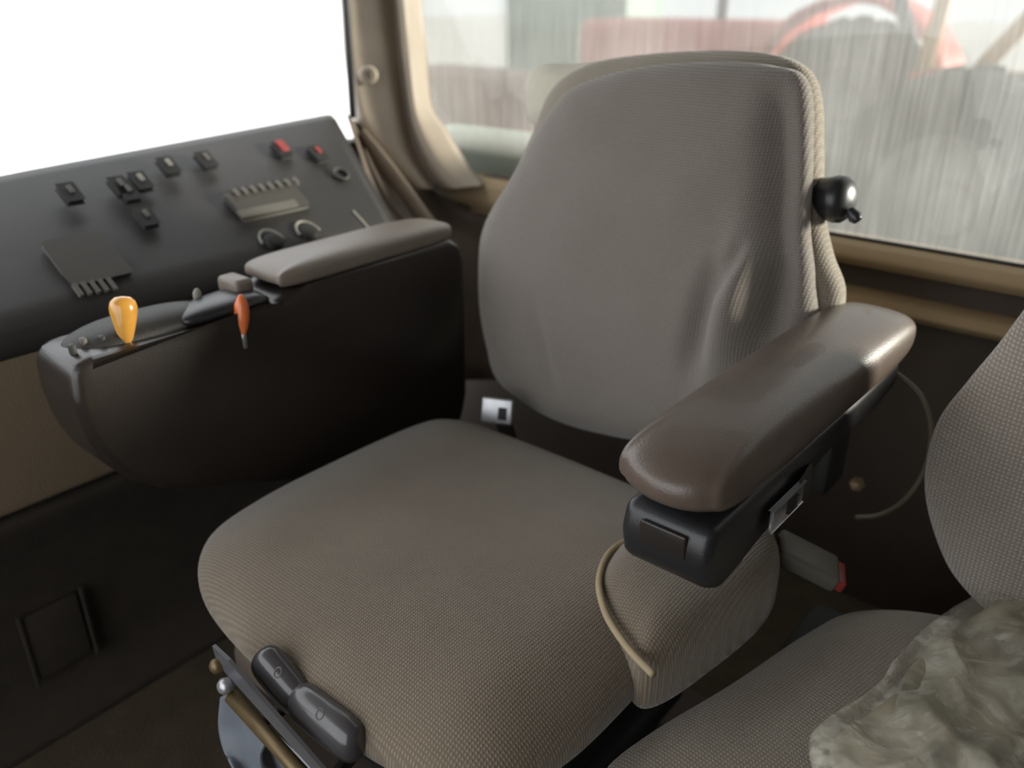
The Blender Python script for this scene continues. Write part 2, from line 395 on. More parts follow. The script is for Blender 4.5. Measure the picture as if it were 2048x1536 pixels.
# ================================================================== OUTSIDE
tag(box('ground', (0, 20, -1.55), (160, 160, 0.1), 'ground', bev=0), kind='structure')
def tyre(parent, c, R0, wd, ax, n_l=22, name='tyre'):
    prof = [(R0*0.56, -wd*0.40), (R0*0.72, -wd*0.52), (R0*0.90, -wd*0.50), (R0*0.97, -wd*0.40), (R0, -wd*0.2), (R0, wd*0.2), (R0*0.97, wd*0.40), (R0*0.90, wd*0.50), (R0*0.72, wd*0.52), (R0*0.56, wd*0.40)]
    R = aim(ax); V = []; Fc = []; n = 64
    for (r, h) in prof:
        for k in range(n):
            a_ = 2*math.pi*k/n; V.append(R @ Vector((r*math.cos(a_), r*math.sin(a_), h)) + Vector(c))
    m_ = len(prof)
    for i in range(m_):
        for k in range(n):
            j = (i+1) % m_
            Fc.append((i*n+k, i*n+(k+1)%n, j*n+(k+1)%n, j*n+k))
    # chevron lugs in the same tread
    for k in range(n_l):
        for sgn in (-1, 1):
            a0 = 2*math.pi*(k+(0.25 if sgn > 0 else 0))/n_l; da = 2*math.pi/n_l*0.9; w_ = 2*math.pi/n_l*0.28; b0 = len(V)
            for (aa, hh, rr) in ((a0, 0, R0*0.985), (a0+w_, 0, R0*0.985), (a0+da+w_, sgn*wd*0.5, R0*0.90), (a0+da, sgn*wd*0.5, R0*0.90)):
                for q in (0, 0.055*R0):
                    V.append(R @ Vector(((rr+q)*math.cos(aa), (rr+q)*math.sin(aa), hh)) + Vector(c))
            Fc += [(b0+1, b0+3, b0+5, b0+7), (b0, b0+1, b0+3, b0+2), (b0+2, b0+3, b0+5, b0+4), (b0+4, b0+5, b0+7, b0+6), (b0+6, b0+7, b0+1, b0)]
    o = mk(name, V, Fc, 'tyre', parent); md = o.modifiers.new('edges', 'EDGE_SPLIT'); md.split_angle = math.radians(40)
    lathe('wheel_rim', [(0.02, wd*0.1), (R0*0.18, wd*0.12), (R0*0.22, wd*0.02), (R0*0.45, wd*0.05), (R0*0.50, wd*0.30), (R0*0.57, wd*0.38), (R0*0.57, -wd*0.38), (R0*0.2, -wd*0.3)], c, ax, 'rim', parent, n=48)
GZ = -1.5
# near dusty wheel on the right
c1 = at(1905, 400, 'y', 3.6); r1 = c1.z-GZ
t1 = thing('tractor_wheel', (c1.x, c1.y, GZ), 'big dusty grey tractor wheel outside, right half of the rear window', 'wheel')
r1 = min(r1, 0.95)
tyre(t1, (c1.x, c1.y, c1.z-0.05), 0.62, 0.4, Vector((-0.25, -1, 0.05)))
box('stand', (c1.x, c1.y+0.05, (GZ+c1.z-0.62)/2), (0.8, 0.45, max(0.05, c1.z-0.62-GZ)), 'tyre', t1, bev=0.02)
# red tractor behind
c2 = at(1700, 170, 'y', 6.2)
t2 = thing('red_tractor', (c2.x, 6.6, GZ), 'faded red tractor parked behind, dark tyre under its mudguard', 'tractor')
tyre(t2, (c2.x, 6.2, c2.z-0.15), 0.62, 0.4, Vector((0.1, -1, 0)))
fp = []
for k in range(13):
    a_ = math.radians(-5+k*190/12); fp.append((math.cos(a_), math.sin(a_)))
rows = [[(c2.x+0.74*ca, yy, c2.z-0.15+0.74*sa) for ca, sa in fp] for yy in (5.9, 6.6)]
grid('mudguard', rows, 'redpaint', t2, thick=0.04, tdir=(0,0,1))
box('bonnet', (c2.x-1.6, 6.9, c2.z+0.05), (2.4, 0.9, 0.75), 'redpaint', t2, bev=0.10)
box('chassis', (c2.x-1.0, 6.9, c2.z-0.75), (3.2, 0.7, 0.5), 'tyre', t2, bev=0.03)
tyre(t2, (c2.x-2.4, 6.3, GZ+0.6), 0.6, 0.35, Vector((0.1,-1,0)), name='tyre')
lathe('exhaust', [(0.05, 0), (0.05, 0.9), (0.035, 0.95), (0.035, 1.2)], (c2.x-1.5, 6.9, c2.z+0.25), (0,0,1), 'tyre', t2, n=16)
# far left: green and red machinery
c3 = at(1180, 60, 'y', 9.5)
t3 = thing('green_machine', (c3.x, 9.6, GZ), 'dull green farm machine behind the rear glass, above the seat back', 'machine')
box('body', (c3.x-0.2, 9.6, c3.z-0.3), (2.0, 1.0, 1.6), 'greenpaint', t3, bev=0.08)
box('hood', (c3.x+0.9, 9.7, c3.z-0.6), (0.9, 0.8, 0.8), 'greenpaint', t3, bev=0.1)
box('chassis', (c3.x, 9.6, (c3.z-1.0+GZ)/2), (2.6, 0.8, max(0.1, c3.z-1.0-GZ)), 'tyre', t3, bev=0.03)
c4 = at(970, 190, 'y', 5.2)
t4 = thing('red_trailer', (c4.x, 5.2, GZ), 'dull red box trailer seen beside the corner pillar', 'trailer')
box('box_body', (c4.x-0.2, 5.2, c4.z-0.55), (1.5, 0.9, 1.5), mat('dull_red_sheet', (0.17, 0.085, 0.075), 0.7, var=0.2, scale=3), t4, bev=0.04)
box('chassis', (c4.x-0.2, 5.2, (c4.z-1.3+GZ)/2), (1.3, 0.8, max(0.1, c4.z-1.3-GZ)), 'tyre', t4, bev=0.02)
# tan frame bars in a V
c5 = at(1842, 150, 'y', 5.2)
t5 = thing('implement_frame', (c5.x, 5.2, GZ), 'tan steel implement frame, V of bars at top right behind glass', 'implement')
tube('bar', [c5+Vector((0,0,-0.05)), at(1775, -120, 'y', 5.2)], 0.045, 'tyre', t5, sub=1)
tube('bar', [c5+Vector((0,0,-0.05)), at(1925, -120, 'y', 5.2)], 0.05, 'tanframe', t5, sub=1)
tube('bar', [at(1950, 150, 'y', 5.2), at(2150, -60, 'y', 5.2)], 0.05, 'tanframe', t5, sub=1)
tube('post', [(c5.x, 5.2, GZ), c5], 0.06, 'redpaint', t5, sub=1)
tube('crossbar', [c5+Vector((-0.05,0,0.0)), c5+Vector((1.2,0,0.0))], 0.05, 'redpaint', t5, sub=1)
# own pale green mudguard just behind the glass, lower left
pg = []
for (u0, v0, u1, v1) in ((880, 262, 1180, 285), (890, 290, 1180, 305), (900, 318, 1180, 342), (905, 345, 1180, 375)):
    pass
f0 = [(0.83, 0.772), (0.87, 0.785), (0.95, 0.787), (1.05, 0.77), (1.15, 0.70), (1.2, 0.55)]
rows = [[(x, y, z) for y, z in [(0.83, 0.60)]+f0] for x in (-1.0, -0.15)]
tag(grid('mudguard', rows, 'palegreen', None, thick=0.03, tdir=(0,0.3,-1)), 'pale green mudguard top just outside the rear window by the pillar', 'mudguard')

# ================================================================== RIGHT-HAND CONTROL PANEL
# a long housing under the side window; profile across (x, z), swept along y
pc = thing('side_console', (-0.72, -0.2, 0.0), 'long charcoal control housing under the bright side window', 'console')
prof = [(-0.875, 0.60), (-0.875, 0.862), (-0.855, 0.872), (-0.83, 0.866), (-0.60, 0.722), (-0.565, 0.700), (-0.56, 0.670)]
def pp(x, z, y):
    return Vector((x, y, z))
def paneltop(y): # the top edge dips towards the front
    t = max(0, min(1, (-0.22-y)/0.35)); return -0.10*t*t
rows = []
for y in [-1.2, -0.9, -0.6, -0.45, -0.35, -0.26, -0.18, -0.05, 0.1, 0.25, 0.36, 0.41, 0.425]:
    q = 0.0
    rows.append([pp(x, z + (paneltop(y) if z > 0.68 else 0)*(1 if x < -0.8 else 0.2) + 0.045*(y-0.40)*(1 if x < -0.8 else 0), y - (max(0, y+0.1)/0.525)*0.10*(x+0.875)/0.3) for x, z in prof])
# close the housing at the bottom and its end
body = grid('housing', rows, 'panel', pc, thick=0.02, tdir=(-0.3, 0, -1))
V = [Vector((x, 0.425-0.10*(x+0.875)/0.3, z)) for x, z in prof]; V = V + [v+Vector((0,0.01,0)) for v in V]; n_ = len(prof)
mk('end_cap', V, [tuple(range(n_)), tuple(range(n_, 2*n_))[::-1]] + [(k, (k+1)%n_, n_+(k+1)%n_, n_+k) for k in range(n_)], 'panel', pc, smooth=False)
box('fascia', (-0.585, -0.40, 0.565), (0.045, 1.60, 0.25), 'fascia', pc, bev=0.012)
# panel coordinates: s along y, t down the slope
PA = Vector((-0.83, 0, 0.866)); PB = Vector((-0.60, 0, 0.722)); PD = (PB-PA).normalized(); PN = Vector((PD.z*-1, 0, PD.x)).normalized()
if PN.z < 0: PN = -PN
def pan(u, v):
    """point of the sloping panel measured at (u, v)"""
    d = FW + RT*(u-1024)/FPX + DN*(v-768)/FPX
    t = (PA-CAM).dot(PN)/d.dot(PN)
    return CAM + d*t
PR = Matrix((Vector((0,1,0)), PD, PN)).transposed()   # local x along y, local y down the slope, z out
def pbox(name, u, v, s, m, parent, h=0.0, bev=0.002):
    c = pan(u, v) + PN*(h+s[2]/2)
    return box(name, c, s, m, parent, rot=PR, bev=bev)
rad = pbox('radio', 535, 405, (0.135, 0.060, 0.010), 'panel2', pc, h=-0.002)
for k in range(8):
    pbox('button', 470+k*17, 394-k*3.4, (0.0055, 0.014, 0.005), 'faint', rad, h=0.007, bev=0.001)
pbox('radio_display', 535, 425, (0.115, 0.014, 0.003), 'faint', rad, h=0.008, bev=0.001)
kp = pbox('keypad', 175, 520, (0.085, 0.090, 0.010), 'panel2', pc, h=-0.004)
for k in range(5):
    pbox('button', 155+k*17, 585-k*3, (0.005, 0.022, 0.005), 'faint', pc, h=0.002, bev=0.001)
for (u, v) in ((546, 486), (618, 468)):
    c = pan(u, v)
    kn = lathe('rotary_knob', [(0.017, -0.004), (0.017, 0.004), (0.014, 0.009), (0.011, 0.010), (0.001, 0.010)], c, PN, 'rubber', pc, n=28)
    ring = [c + PR @ Vector((0.021*math.cos(a_), 0.028*math.sin(a_), 0.004)) for a_ in [math.pi*1.0+math.pi*k/10 for k in range(11)]]
    tube('dial_scale', ring, 0.0022, 'pale', kn, n=6, sub=2)
for (u, v, m_) in ((140, 392, 'faint'), (240, 378, 'faint'), (280, 368, 'pale'), (336, 338, 'pale'), (411, 326, 'faint'), (562, 304, 'red'), (634, 312, 'red'), (255, 390, 'faint'), (291, 440, 'faint')):
    sw = pbox('rocker_switch', u, v, (0.024, 0.038, 0.010), 'rubber', pc, h=-0.001)
    big = m_ == 'red' and u < 600
    pbox('switch_mark', u, v-4, (0.014 if big else 0.0055, 0.026 if big else 0.014, 0.003), m_, sw, h=0.009, bev=0.001)
c = pan(681, 352)
so_ = lathe('power_socket', [(0.016, -0.003), (0.016, 0.005), (0.012, 0.006), (0.011, 0.001), (0.001, 0.0)], c, PN, 'black', pc, n=28)
tube('socket_rim', [c + PR @ Vector((0.015*math.cos(2*math.pi*k/12), 0.015*math.sin(2*math.pi*k/12), 0.006)) for k in range(12)], 0.0012, 'faint', so_, n=6, sub=2, closed=True)
pbox('label_strip', 722, 440, (0.003, 0.05, 0.002), 'pale', pc, h=0.0, bev=0)
# lower inner bulkhead below the fascia, set back, dark carpeted, with a service hatch
lb = thing('inner_mudguard', (-0.70, -0.3, 0.0), 'dark carpeted inner bulkhead below the tan strip, at lower left', 'bulkhead')
rows = []
for y in (-1.3, -0.9, -0.6, -0.4, -0.2, 0.0, 0.2, 0.45):
    rows.append([(x, y, z) for x, z in ((-0.60, 0.432), (-0.575, 0.425), (-0.580, 0.40), (-0.62, 0.33), (-0.65, 0.22), (-0.655, 0.10), (-0.64, 0.04), (-0.60, 0.0))])
grid('carpet', rows, 'dark', lb, thick=0.03, tdir=(-1,0,0), sub=3)
hc = at(115, 1270, 'x', -0.645)
h_ = box('hatch', (hc.x+0.004, hc.y, hc.z), (0.006, 0.085, 0.125), 'dark', lb, bev=0.004)
box('hatch_frame', (hc.x+0.008, hc.y-0.048, hc.z), (0.006, 0.006, 0.14), 'dark', lb, bev=0.002)
box('hatch_frame', (hc.x+0.008, hc.y+0.048, hc.z), (0.006, 0.006, 0.14), 'dark', lb, bev=0.002)

# ================================================================== OPERATOR SEAT
seat = thing('operator_seat', (0, 0, 0), 'tan fabric operator seat with high back, in the middle of the cab', 'seat')
# cushion
out = [(-0.318,-0.20), (-0.288,-0.290), (-0.19,-0.345), (0.0,-0.366), (0.15,-0.358), (0.238,-0.325), (0.270,-0.24), (0.275,-0.10), (0.275,0.05), (0.265,0.145), (0.20,0.18), (0.0,0.19), (-0.18,0.185), (-0.278,0.168), (-0.312,0.11), (-0.322,-0.06)]
def dcush(a_, b_, s, h):
    if h <= 0: return 0
    v = -0.010*math.exp(-((a_*a_)/0.02+(b_+0.02)**2/0.03)) + 0.006*math.exp(-((abs(a_)-0.2)**2)/0.004)
    return v*min(1, (1-s)*4)
slab('seat_cushion', out, 0.068, 0.040, lambda a_, b_, h: Vector((a_, b_, 0.432+h)), 'seat', seat, p=2.6, sub=10, rings=30, disp=dcush)
# hip bolster at the rear left, with piping round its front
bo = [(p.x, p.y) for p in [at(u, v, 'z', 0.47) for u, v in ((1193,1170), (1205,1245), (1250,1308), (1300,1345))]] + [(0.312,-0.05), (0.325,0.10), (0.26,0.19), (0.17,0.15), (0.148,0.08)]
bol = slab('hip_bolster', bo, 0.066, 0.052, lambda a_, b_, h: Vector((a_, b_, 0.446+h)), 'seat', seat, p=3.8, sub=10, rings=16)
bp_ = [(p.x+0.004, p.y) for p in [at(u, v, 'z', 0.485) for u, v in ((1330,1075), (1230,1105), (1193,1165), (1203,1235), (1245,1300), (1300,1352))]]
tube('piping', [(x, y, 0.498-0.016*(i/6)**3) for i, (x, y) in enumerate(bp_)], 0.0042, 'pipe', bol, n=10)
# backrest frame: leaning plane
LEAN = math.radians(11); BO = Vector((0, 0.285, 0.48)); BU = Vector((0, math.sin(LEAN), math.cos(LEAN))); BN = Vector((0, -math.cos(LEAN), math.sin(LEAN)))
def bk(u, v, off=0.0):
    d = FW + RT*(u-1024)/FPX + DN*(v-768)/FPX
    o = BO + BN*off
    t = (o-CAM).dot(BN)/d.dot(BN); p_ = CAM + d*t - BO
    return (p_.x, p_.dot(BU))
def bframe(off):
    return lambda a_, b_, h: BO + Vector((1,0,0))*a_ + BU*b_ + BN*(h+off)
# outer shell cushion (its lighter weave paints daylight onto the rim)
sh = [bk(u, v, -0.05) for u, v in ((1190,132), (1300,112), (1450,104), (1560,112), (1622,140), (1645,200), (1648,300), (1650,420), (1668,510), (1692,590), (1660,700), (1560,800), (1350,860), (1120,820), (1010,760), (985,640), (980,500), (1030,380), (1080,270), (1120,180))]
slab('back_shell', sh, 0.055, 0.055, bframe(-0.042), 'side', seat, p=3.0, sub=6, rings=16)
fr = [bk(u, v, 0.03) for u, v in ((1140,166), (1250,132), (1400,118), (1535,126), (1600,160), (1608,300), (1602,450), (1612,560), (1610,680), (1520,800), (1330,885), (1180,872), (1060,828), (985,760), (952,660), (944,540), (955,450), (1010,350), (1060,260), (1100,200))]
c1_ = [bk(u, v, 0.05) for u, v in ((1556,110), (1552,700), (1450,500), (1385,760), (1500,470), (1440,600), (1545,500), (1525,690), (1470,620), (1080,600), (1110,800))]
def dback(a_, b_, s, h):
    if h <= 0: return 0
    e = min(1, (1-s)*8)
    v = 0
    v -= 0.028*g2(a_, b_, *c1_[0], *c1_[1], 0.024)
    v -= 0.030*g2(a_, b_, *c1_[2], *c1_[3], 0.018)
    v -= 0.016*g2(a_, b_, *c1_[4], *c1_[5], 0.012)
    v -= 0.030*g2(a_, b_, *c1_[6], *c1_[7], 0.018)
    v += 0.030*math.exp(-((a_-c1_[8][0])**2/0.0016+(b_-c1_[8][1])**2/0.010))*1.3
    v -= 0.006*g2(a_, b_, *c1_[9], *c1_[10], 0.012)
    v += 0.012*math.exp(-((b_-0.16)**2)/0.02)
    return v*e
slab('back_cushion', fr, 0.060, 0.045, bframe(0.0), 'back', seat, p=2.6, sub=10, rings=60, disp=dback, centre=bk(1300, 500))
# side wing below, on the left of the back
# rounded top roll seen behind, upper left; its cream colour paints in the rear light
tr_ = at(1108, 190, 'y', 0.46)
slab('back_extension', [bk(u, v, -0.10) for u, v in ((1055,190), (1062,150), (1095,130), (1150,128), (1260,132), (1260,250), (1120,262), (1070,250))], 0.03, 0.035, bframe(-0.10), mat('rear_lit_roll', (0.50,0.47,0.38), 0.7), seat, p=2.4, sub=6, rings=12)
# lumbar knob on the left edge
kc = at(1672, 398, 'y', 0.40)
kb = lathe('lumbar_knob', [(0.024, -0.030), (0.028, -0.010), (0.031, 0.000), (0.030, 0.010), (0.024, 0.018), (0.012, 0.022), (0.001, 0.023)], kc, (1, -0.15, 0.05), 'black', seat, n=36)
lathe('knob_stop', [(0.006, 0), (0.009, 0.012), (0.006, 0.018), (0.001, 0.019)], at(1700, 420, 'y', 0.39), (0.6, -0.2, -0.5), 'black', kb, n=16)
# left armrest: brown padded top on a black housing
AY0, AY1 = -0.135, 0.43
ap = [(0.226,-0.085), (0.240,-0.125), (0.285,-0.140), (0.325,-0.125), (0.342,-0.080), (0.350,0.15), (0.352,0.36), (0.338,0.425), (0.295,0.445), (0.250,0.435), (0.234,0.37), (0.230,0.15)]
ar = slab('armrest_pad', ap, 0.042, 0.042, lambda a_, b_, h: Vector((a_, b_, 0.690+h+0.006*math.sin((b_+0.13)*5))), 'leather', seat, p=2.7, sub=8, rings=20, centre=(0.3,0.15))
def xyz_yz(x): return None
hp = [(-0.118,0.655), (-0.127,0.625), (-0.120,0.592), (-0.090,0.572), (-0.04,0.576), (0.0,0.605), (0.08,0.622), (0.20,0.622), (0.33,0.612), (0.41,0.610), (0.415,0.655)]
ah = prism('armrest_housing', hp, lambda a_, b_, h: Vector((h, a_, b_)), 0.238, 0.336, 'black', seat, bev=0.012, seg=4)
box('housing_recess', (0.287, -0.126, 0.632), (0.050, 0.004, 0.026), 'console', ah, bev=0.002)
box('armrest_bracket', (0.285, 0.36, 0.54), (0.02, 0.07, 0.16), 'rubber', seat, bev=0.006)
# adjuster levers under the front edge
def fy(u, v, y=-0.368): return at(u, v, 'y', y)
adj = thing  # (levers belong to the seat)
def lever(name, p0, p1, r, m, parent, fl=0.75):
    p0 = Vector(p0); p1 = Vector(p1); d = p1-p0
    N = 30; ts = [0.5-0.5*math.cos(math.pi*i/N) for i in range(N+1)]
    rr = lambda s: r*max(0.0004, 1-abs(2*ts[min(N, int(round(s*N)))]-1)**6)**0.42
    return tube(name, [p0+d*t for t in ts], rr, m, parent, n=28, sub=1, flat=fl)
l1 = lever('adjuster_lever', fy(520,1306), fy(606,1412), 0.024, 'gloss', seat)
l2 = lever('adjuster_lever', fy(590,1392), fy(722,1498), 0.025, 'gloss', seat)
for u, v, pa in ((556,1345,l1), (640,1428,l2)):
    c = fy(u, v, -0.392); c = c + (CAM-c).normalized()*0.006
    n_ = (Vector((0.1,-0.8,0.75))).normalized(); Rm = aim(n_)
    tube('seat_icon', [c + Rm @ Vector((0.004*math.cos(2*math.pi*k/8), 0.005*math.sin(2*math.pi*k/8), 0)) for k in range(8)], 0.0008, 'faint', pa, n=5, sub=2, closed=True)
# seat pan and suspension
box('seat_pan', (0, -0.03, 0.368), (0.44, 0.50, 0.03), 'rear', seat, bev=0.008)
bmx = bmesh.new()
for k in range(6):
    s_ = 0.36 if k % 2 else 0.32
    box_bm(bmx, (0.0, 0.0, 0.085+k*0.045), (s_, s_+0.04, 0.045), bev=0.015)
from_bm('suspension_bellows', bmx, 'rubber', seat)
box('base_plate', (0, 0.02, 0.032), (0.50, 0.50, 0.062), 'rear', seat, bev=0.01)
box('tan_cover', at(505, 1285, 'y', -0.27)+Vector((0.03,0,-0.02)), (0.10, 0.05, 0.06), 'brown', seat, bev=0.018)

# ================================================================== RIGHT ARMREST CONSOLE
rc = thing('armrest_console', (-0.41, 0, 0.45), 'dark brown armrest console with two coloured levers, left of the seat', 'console')
cp = [(0.302,0.680), (0.292,0.712), (0.265,0.728), (-0.03,0.722), (-0.075,0.716), (-0.10,0.700), (-0.350,0.712), (-0.370,0.700), (-0.374,0.66), (-0.368,0.61), (-0.352,0.565), (-0.325,0.530), (-0.28,0.495), (-0.10,0.430), (0.10,0.38), (0.24,0.36), (0.285,0.38), (0.300,0.43)]
cb_ = prism('console_body', cp, lambda a_, b_, h: Vector((h, a_, b_)), -0.470, -0.360, 'console', rc, bev=0.014, seg=4)
# padded top
cpad = [(-0.366,-0.055), (-0.364,0.10), (-0.366,0.25), (-0.385,0.292), (-0.42,0.298), (-0.455,0.285), (-0.468,0.22), (-0.468,0.08), (-0.464,-0.05), (-0.445,-0.068), (-0.385,-0.068)]
slab('armrest_pad', cpad, 0.020, 0.014, lambda a_, b_, h: Vector((a_, b_, 0.733+h)), 'pad', rc, p=3.6, sub=8, rings=14, centre=(-0.416,0.11))
# front control deck: rounded humps, slots
slab('lever_shroud', [(-0.385,-0.32), (-0.38,-0.22), (-0.40,-0.16), (-0.44,-0.16), (-0.46,-0.22), (-0.46,-0.31), (-0.43,-0.35)], 0.022, 0.01, lambda a_, b_, h: Vector((a_, b_, 0.706+h)), 'panel', rc, p=2.2, sub=6, rings=10)
slab('palm_rest', [(-0.372,-0.20), (-0.37,-0.10), (-0.385,-0.085), (-0.43,-0.085), (-0.445,-0.12), (-0.43,-0.19), (-0.40,-0.215)], 0.014, 0.01, lambda a_, b_, h: Vector((a_, b_, 0.712+h)), 'black', rc, p=2.4, sub=6, rings=10)
for k in range(5):
    box('toggle', (-0.395-0.010*(k%2), -0.35+k*0.018, 0.715), (0.010, 0.007, 0.014), 'faint' if k % 2 else 'panel', rc, bev=0.002)
def drop(name, c, d, L, r, m, parent):
    return lathe(name, [(r*0.35, 0), (r*0.48, L*0.12), (r*0.72, L*0.35), (r*0.97, L*0.65), (r, L*0.78), (r*0.88, L*0.90), (r*0.55, L*0.98), (r*0.05, L)], c, d, m, parent, n=32)
ktop = at(244, 592, 'x', -0.395); kbot = at(254, 690, 'x', -0.385)
l_ = tube('control_lever', [kbot+Vector((0,0,-0.03)), kbot+Vector((0,0,0.01))], 0.005, 'steel', rc, n=10, sub=1)
drop('lever_knob', kbot, ktop-kbot, (ktop-kbot).length, 0.0165, 'amber', l_)['label'] = 'amber yellow pear-shaped knob'
ktop = at(482, 592, 'x', -0.365); kbot = at(486, 668, 'x', -0.362)
l_ = tube('control_lever', [kbot+Vector((0,0,-0.02)), kbot+Vector((0,0,0.01))], 0.004, 'steel', rc, n=10, sub=1)
lathe('lever_knob', [(0.004,0), (0.008,0.014), (0.0095,0.030), (0.0085,0.042), (0.004,0.052), (0.001,0.055)], kbot, ktop-kbot, 'orange', l_, n=20, sx=1.1)['label'] = 'orange paddle knob'
lathe('small_lever', [(0.002,0), (0.005,0.008), (0.006,0.018), (0.003,0.024), (0.001,0.025)], at(396, 612, 'x', -0.43), (0,0.1,1), 'pale', rc, n=14)
box('deck_step', (-0.425, -0.105, 0.728), (0.05, 0.030, 0.024), 'pad', rc, bev=0.007)

# ================================================================== SEAT BELTS
b1 = thing('belt_tongue', (-0.22, 0.22, 0.44), 'silver belt fitting with a dark slot, at the rear corner of the cushion', 'seat belt')
cc = at(994, 822, 'y', 0.185)
Rb = Matrix.Rotation(math.radians(25), 3, 'Z') @ Matrix.Rotation(math.radians(-15), 3, 'X')
tp = box('metal_plate', cc, (0.052, 0.006, 0.042), 'steel', b1, rot=Rb, bev=0.003)
box('slot', cc + Rb @ Vector((0.010,-0.004,-0.003)), (0.014, 0.003, 0.020), 'rubber', tp, rot=Rb, bev=0.001)
tube('webbing', [cc+Vector((0.0,0.008,-0.01)), cc+Vector((0.005,0.02,-0.05)), cc+Vector((0.01,0.04,-0.12))], 0.018, 'web', b1, flat=0.12, n=10)
b2 = thing('belt_buckle', (0.33, 0.16, 0.40), 'grey belt buckle with a red end, between the two seats', 'seat belt')
p0 = at(1555, 1090, 'z', 0.46); p1 = at(1672, 1150, 'z', 0.43)
d_ = (p1-p0).normalized(); Rd = Matrix((d_, Vector((0,0,1)).cross(d_).normalized(), d_.cross(Vector((0,0,1)).cross(d_).normalized()))).transposed()
bb = box('buckle_body', (p0+p1)/2, ((p1-p0).length, 0.055, 0.024), 'buckle', b2, rot=Rd, bev=0.006)
box('release_button', p1+d_*0.003, (0.014, 0.046, 0.016), 'red', b2, rot=Rd, bev=0.003)['label'] = 'red release button'
tube('stalk', [p0, p0+Vector((-0.03,0.03,-0.02)), p0+Vector((-0.07,0.05,-0.03))], 0.013, 'web', b2, flat=0.4, n=10)
b3 = thing('latch_plate', (0.27, 0.2, 0.45), 'bright metal latch plate hanging under the left armrest', 'seat belt')
p0 = at(1545, 1040, 'x', 0.345); p1 = at(1600, 985, 'x', 0.345)
d_ = (p1-p0).normalized()
Rl = Matrix((d_, Vector((1,0,0)), d_.cross(Vector((1,0,0))))).transposed()
lp = box('plate', (p0+p1)/2, ((p1-p0).length+0.01, 0.004, 0.026), 'steel', b3, rot=Rl, bev=0.0015)
box('slot', (p0+p1)/2 + Rl @ Vector((0.008,0.003,0)), (0.022, 0.003, 0.014), 'rubber', lp, rot=Rl, bev=0.001)
tube('webbing', [p1-d_*0.005, p1+Vector((-0.01,0.05,-0.01)), p1+Vector((-0.03,0.12,-0.06))], 0.020, 'web', b3, flat=0.12, n=10)
cl = [at(u, v, 'y', 0.42) for u, v in ((1790,745), (1840,790), (1862,860), (1850,940), (1810,1000), (1760,1030), (1712,1035))]
tag(tube('cable', cl, 0.004, mat('brown_cable', (0.09,0.07,0.045), 0.5), None, n=8), 'thin brown cable looping behind the left armrest', 'cable')
ub = at(1714, 968, 'y', 0.38)
tag(lathe('bolt', [(0.008,0), (0.011,0.002), (0.011,0.009), (0.005,0.012), (0.001,0.012)], ub, (CAM-ub), 'brass', None, n=6), 'small brass bolt head inside the cable loop', 'bolt')

# ================================================================== FRONT RAIL AND HANGING SHEETS
fr_ = thing('document_rail', (-0.08, -0.36, 0.34), 'thin metal rail with grey sheets hanging, below the seat front edge', 'rail')
y_ = -0.405
e0 = at(424, 1292, 'y', y_); e1 = at(760, 1680, 'y', y_)
d_ = (e1-e0).normalized(); nrm = Vector((0,-1,0))
V = [e0, e0+Vector((0.004,0,-0.022)), e1+Vector((0,0,-0.008)), e1+Vector((0,0,0.006)), e0+d_*0.03+Vector((0,0,0.006))]
n_ = len(V); V2 = V + [v+Vector((0,0.004,0)) for v in V]
mk('angle_plate', V2, [tuple(range(n_)), tuple(range(n_, 2*n_))[::-1]] + [(k, (k+1)%n_, n_+(k+1)%n_, n_+k) for k in range(n_)], mat('grey_metal', (0.13,0.13,0.14), 0.35, metal=0.4), fr_, smooth=False)
tube('brass_tube', [at(462,1392,'y',y_-0.004), at(738,1695,'y',y_-0.004)], 0.0075, 'brass', fr_, n=16, sub=1)
tube('bracket', [(-0.10, -0.398, 0.325), (-0.08, -0.34, 0.335), (-0.06, -0.25, 0.36)], 0.008, 'rear', fr_, n=10)
tube('bracket', [(0.02, -0.398, 0.29), (0.03, -0.34, 0.32), (0.04, -0.25, 0.36)], 0.008, 'rear', fr_, n=10)
pvt = at(450, 1372, 'y', y_-0.006)
lathe('pivot_bolt', [(0.008,-0.006), (0.009,0.002), (0.006,0.006), (0.001,0.007)], pvt, (0,-1,0.3), 'steel', fr_, n=20)
lathe('pivot_bolt', [(0.008,-0.006), (0.008,0.001), (0.005,0.004), (0.001,0.005)], at(430,1333,'y',y_-0.004), (0,-1,0.3), 'brass', fr_, n=20)
s1 = [[at(u, v, 'y', yy) for u, v, yy in r] for r in [
    [(440,1395,y_+0.012-0.006), (452,1390,y_+0.012-0.012), (462,1395,y_+0.012-0.004)],
    [(436,1450,y_+0.012-0.012), (475,1445,y_+0.012-0.002), (505,1440,y_+0.012-0.008)],
    [(446,1500,y_+0.012-0.018), (490,1495,y_+0.012-0.004), (532,1478,y_+0.012-0.010)],
    [(468,1545,y_+0.012-0.022), (500,1545,y_+0.012-0.006), (520,1520,y_+0.012-0.008)],
    [(500,1620,y_+0.012-0.026), (530,1620,y_+0.012-0.010), (540,1600,y_+0.012-0.008)]]]
grid('hanging_sheet', s1, 'cloth', fr_, thick=0.003, sub=5, tdir=(0,1,0))
s2 = [[at(u, v, 'y', yy+0.008) for u, v, yy in r] for r in [
    [(528,1462,y_+0.012), (545,1470,y_+0.016), (560,1480,y_+0.012)],
    [(512,1510,y_+0.010), (560,1510,y_+0.018), (600,1515,y_+0.014)],
    [(500,1560,y_+0.010), (560,1560,y_+0.020), (640,1560,y_+0.014)],
    [(500,1640,y_+0.010), (560,1640,y_+0.020), (660,1640,y_+0.014)]]]
grid('hanging_sheet', s2, 'cloth2', fr_, thick=0.003, sub=5, tdir=(0,1,0))['label'] = 'paler grey sheet'

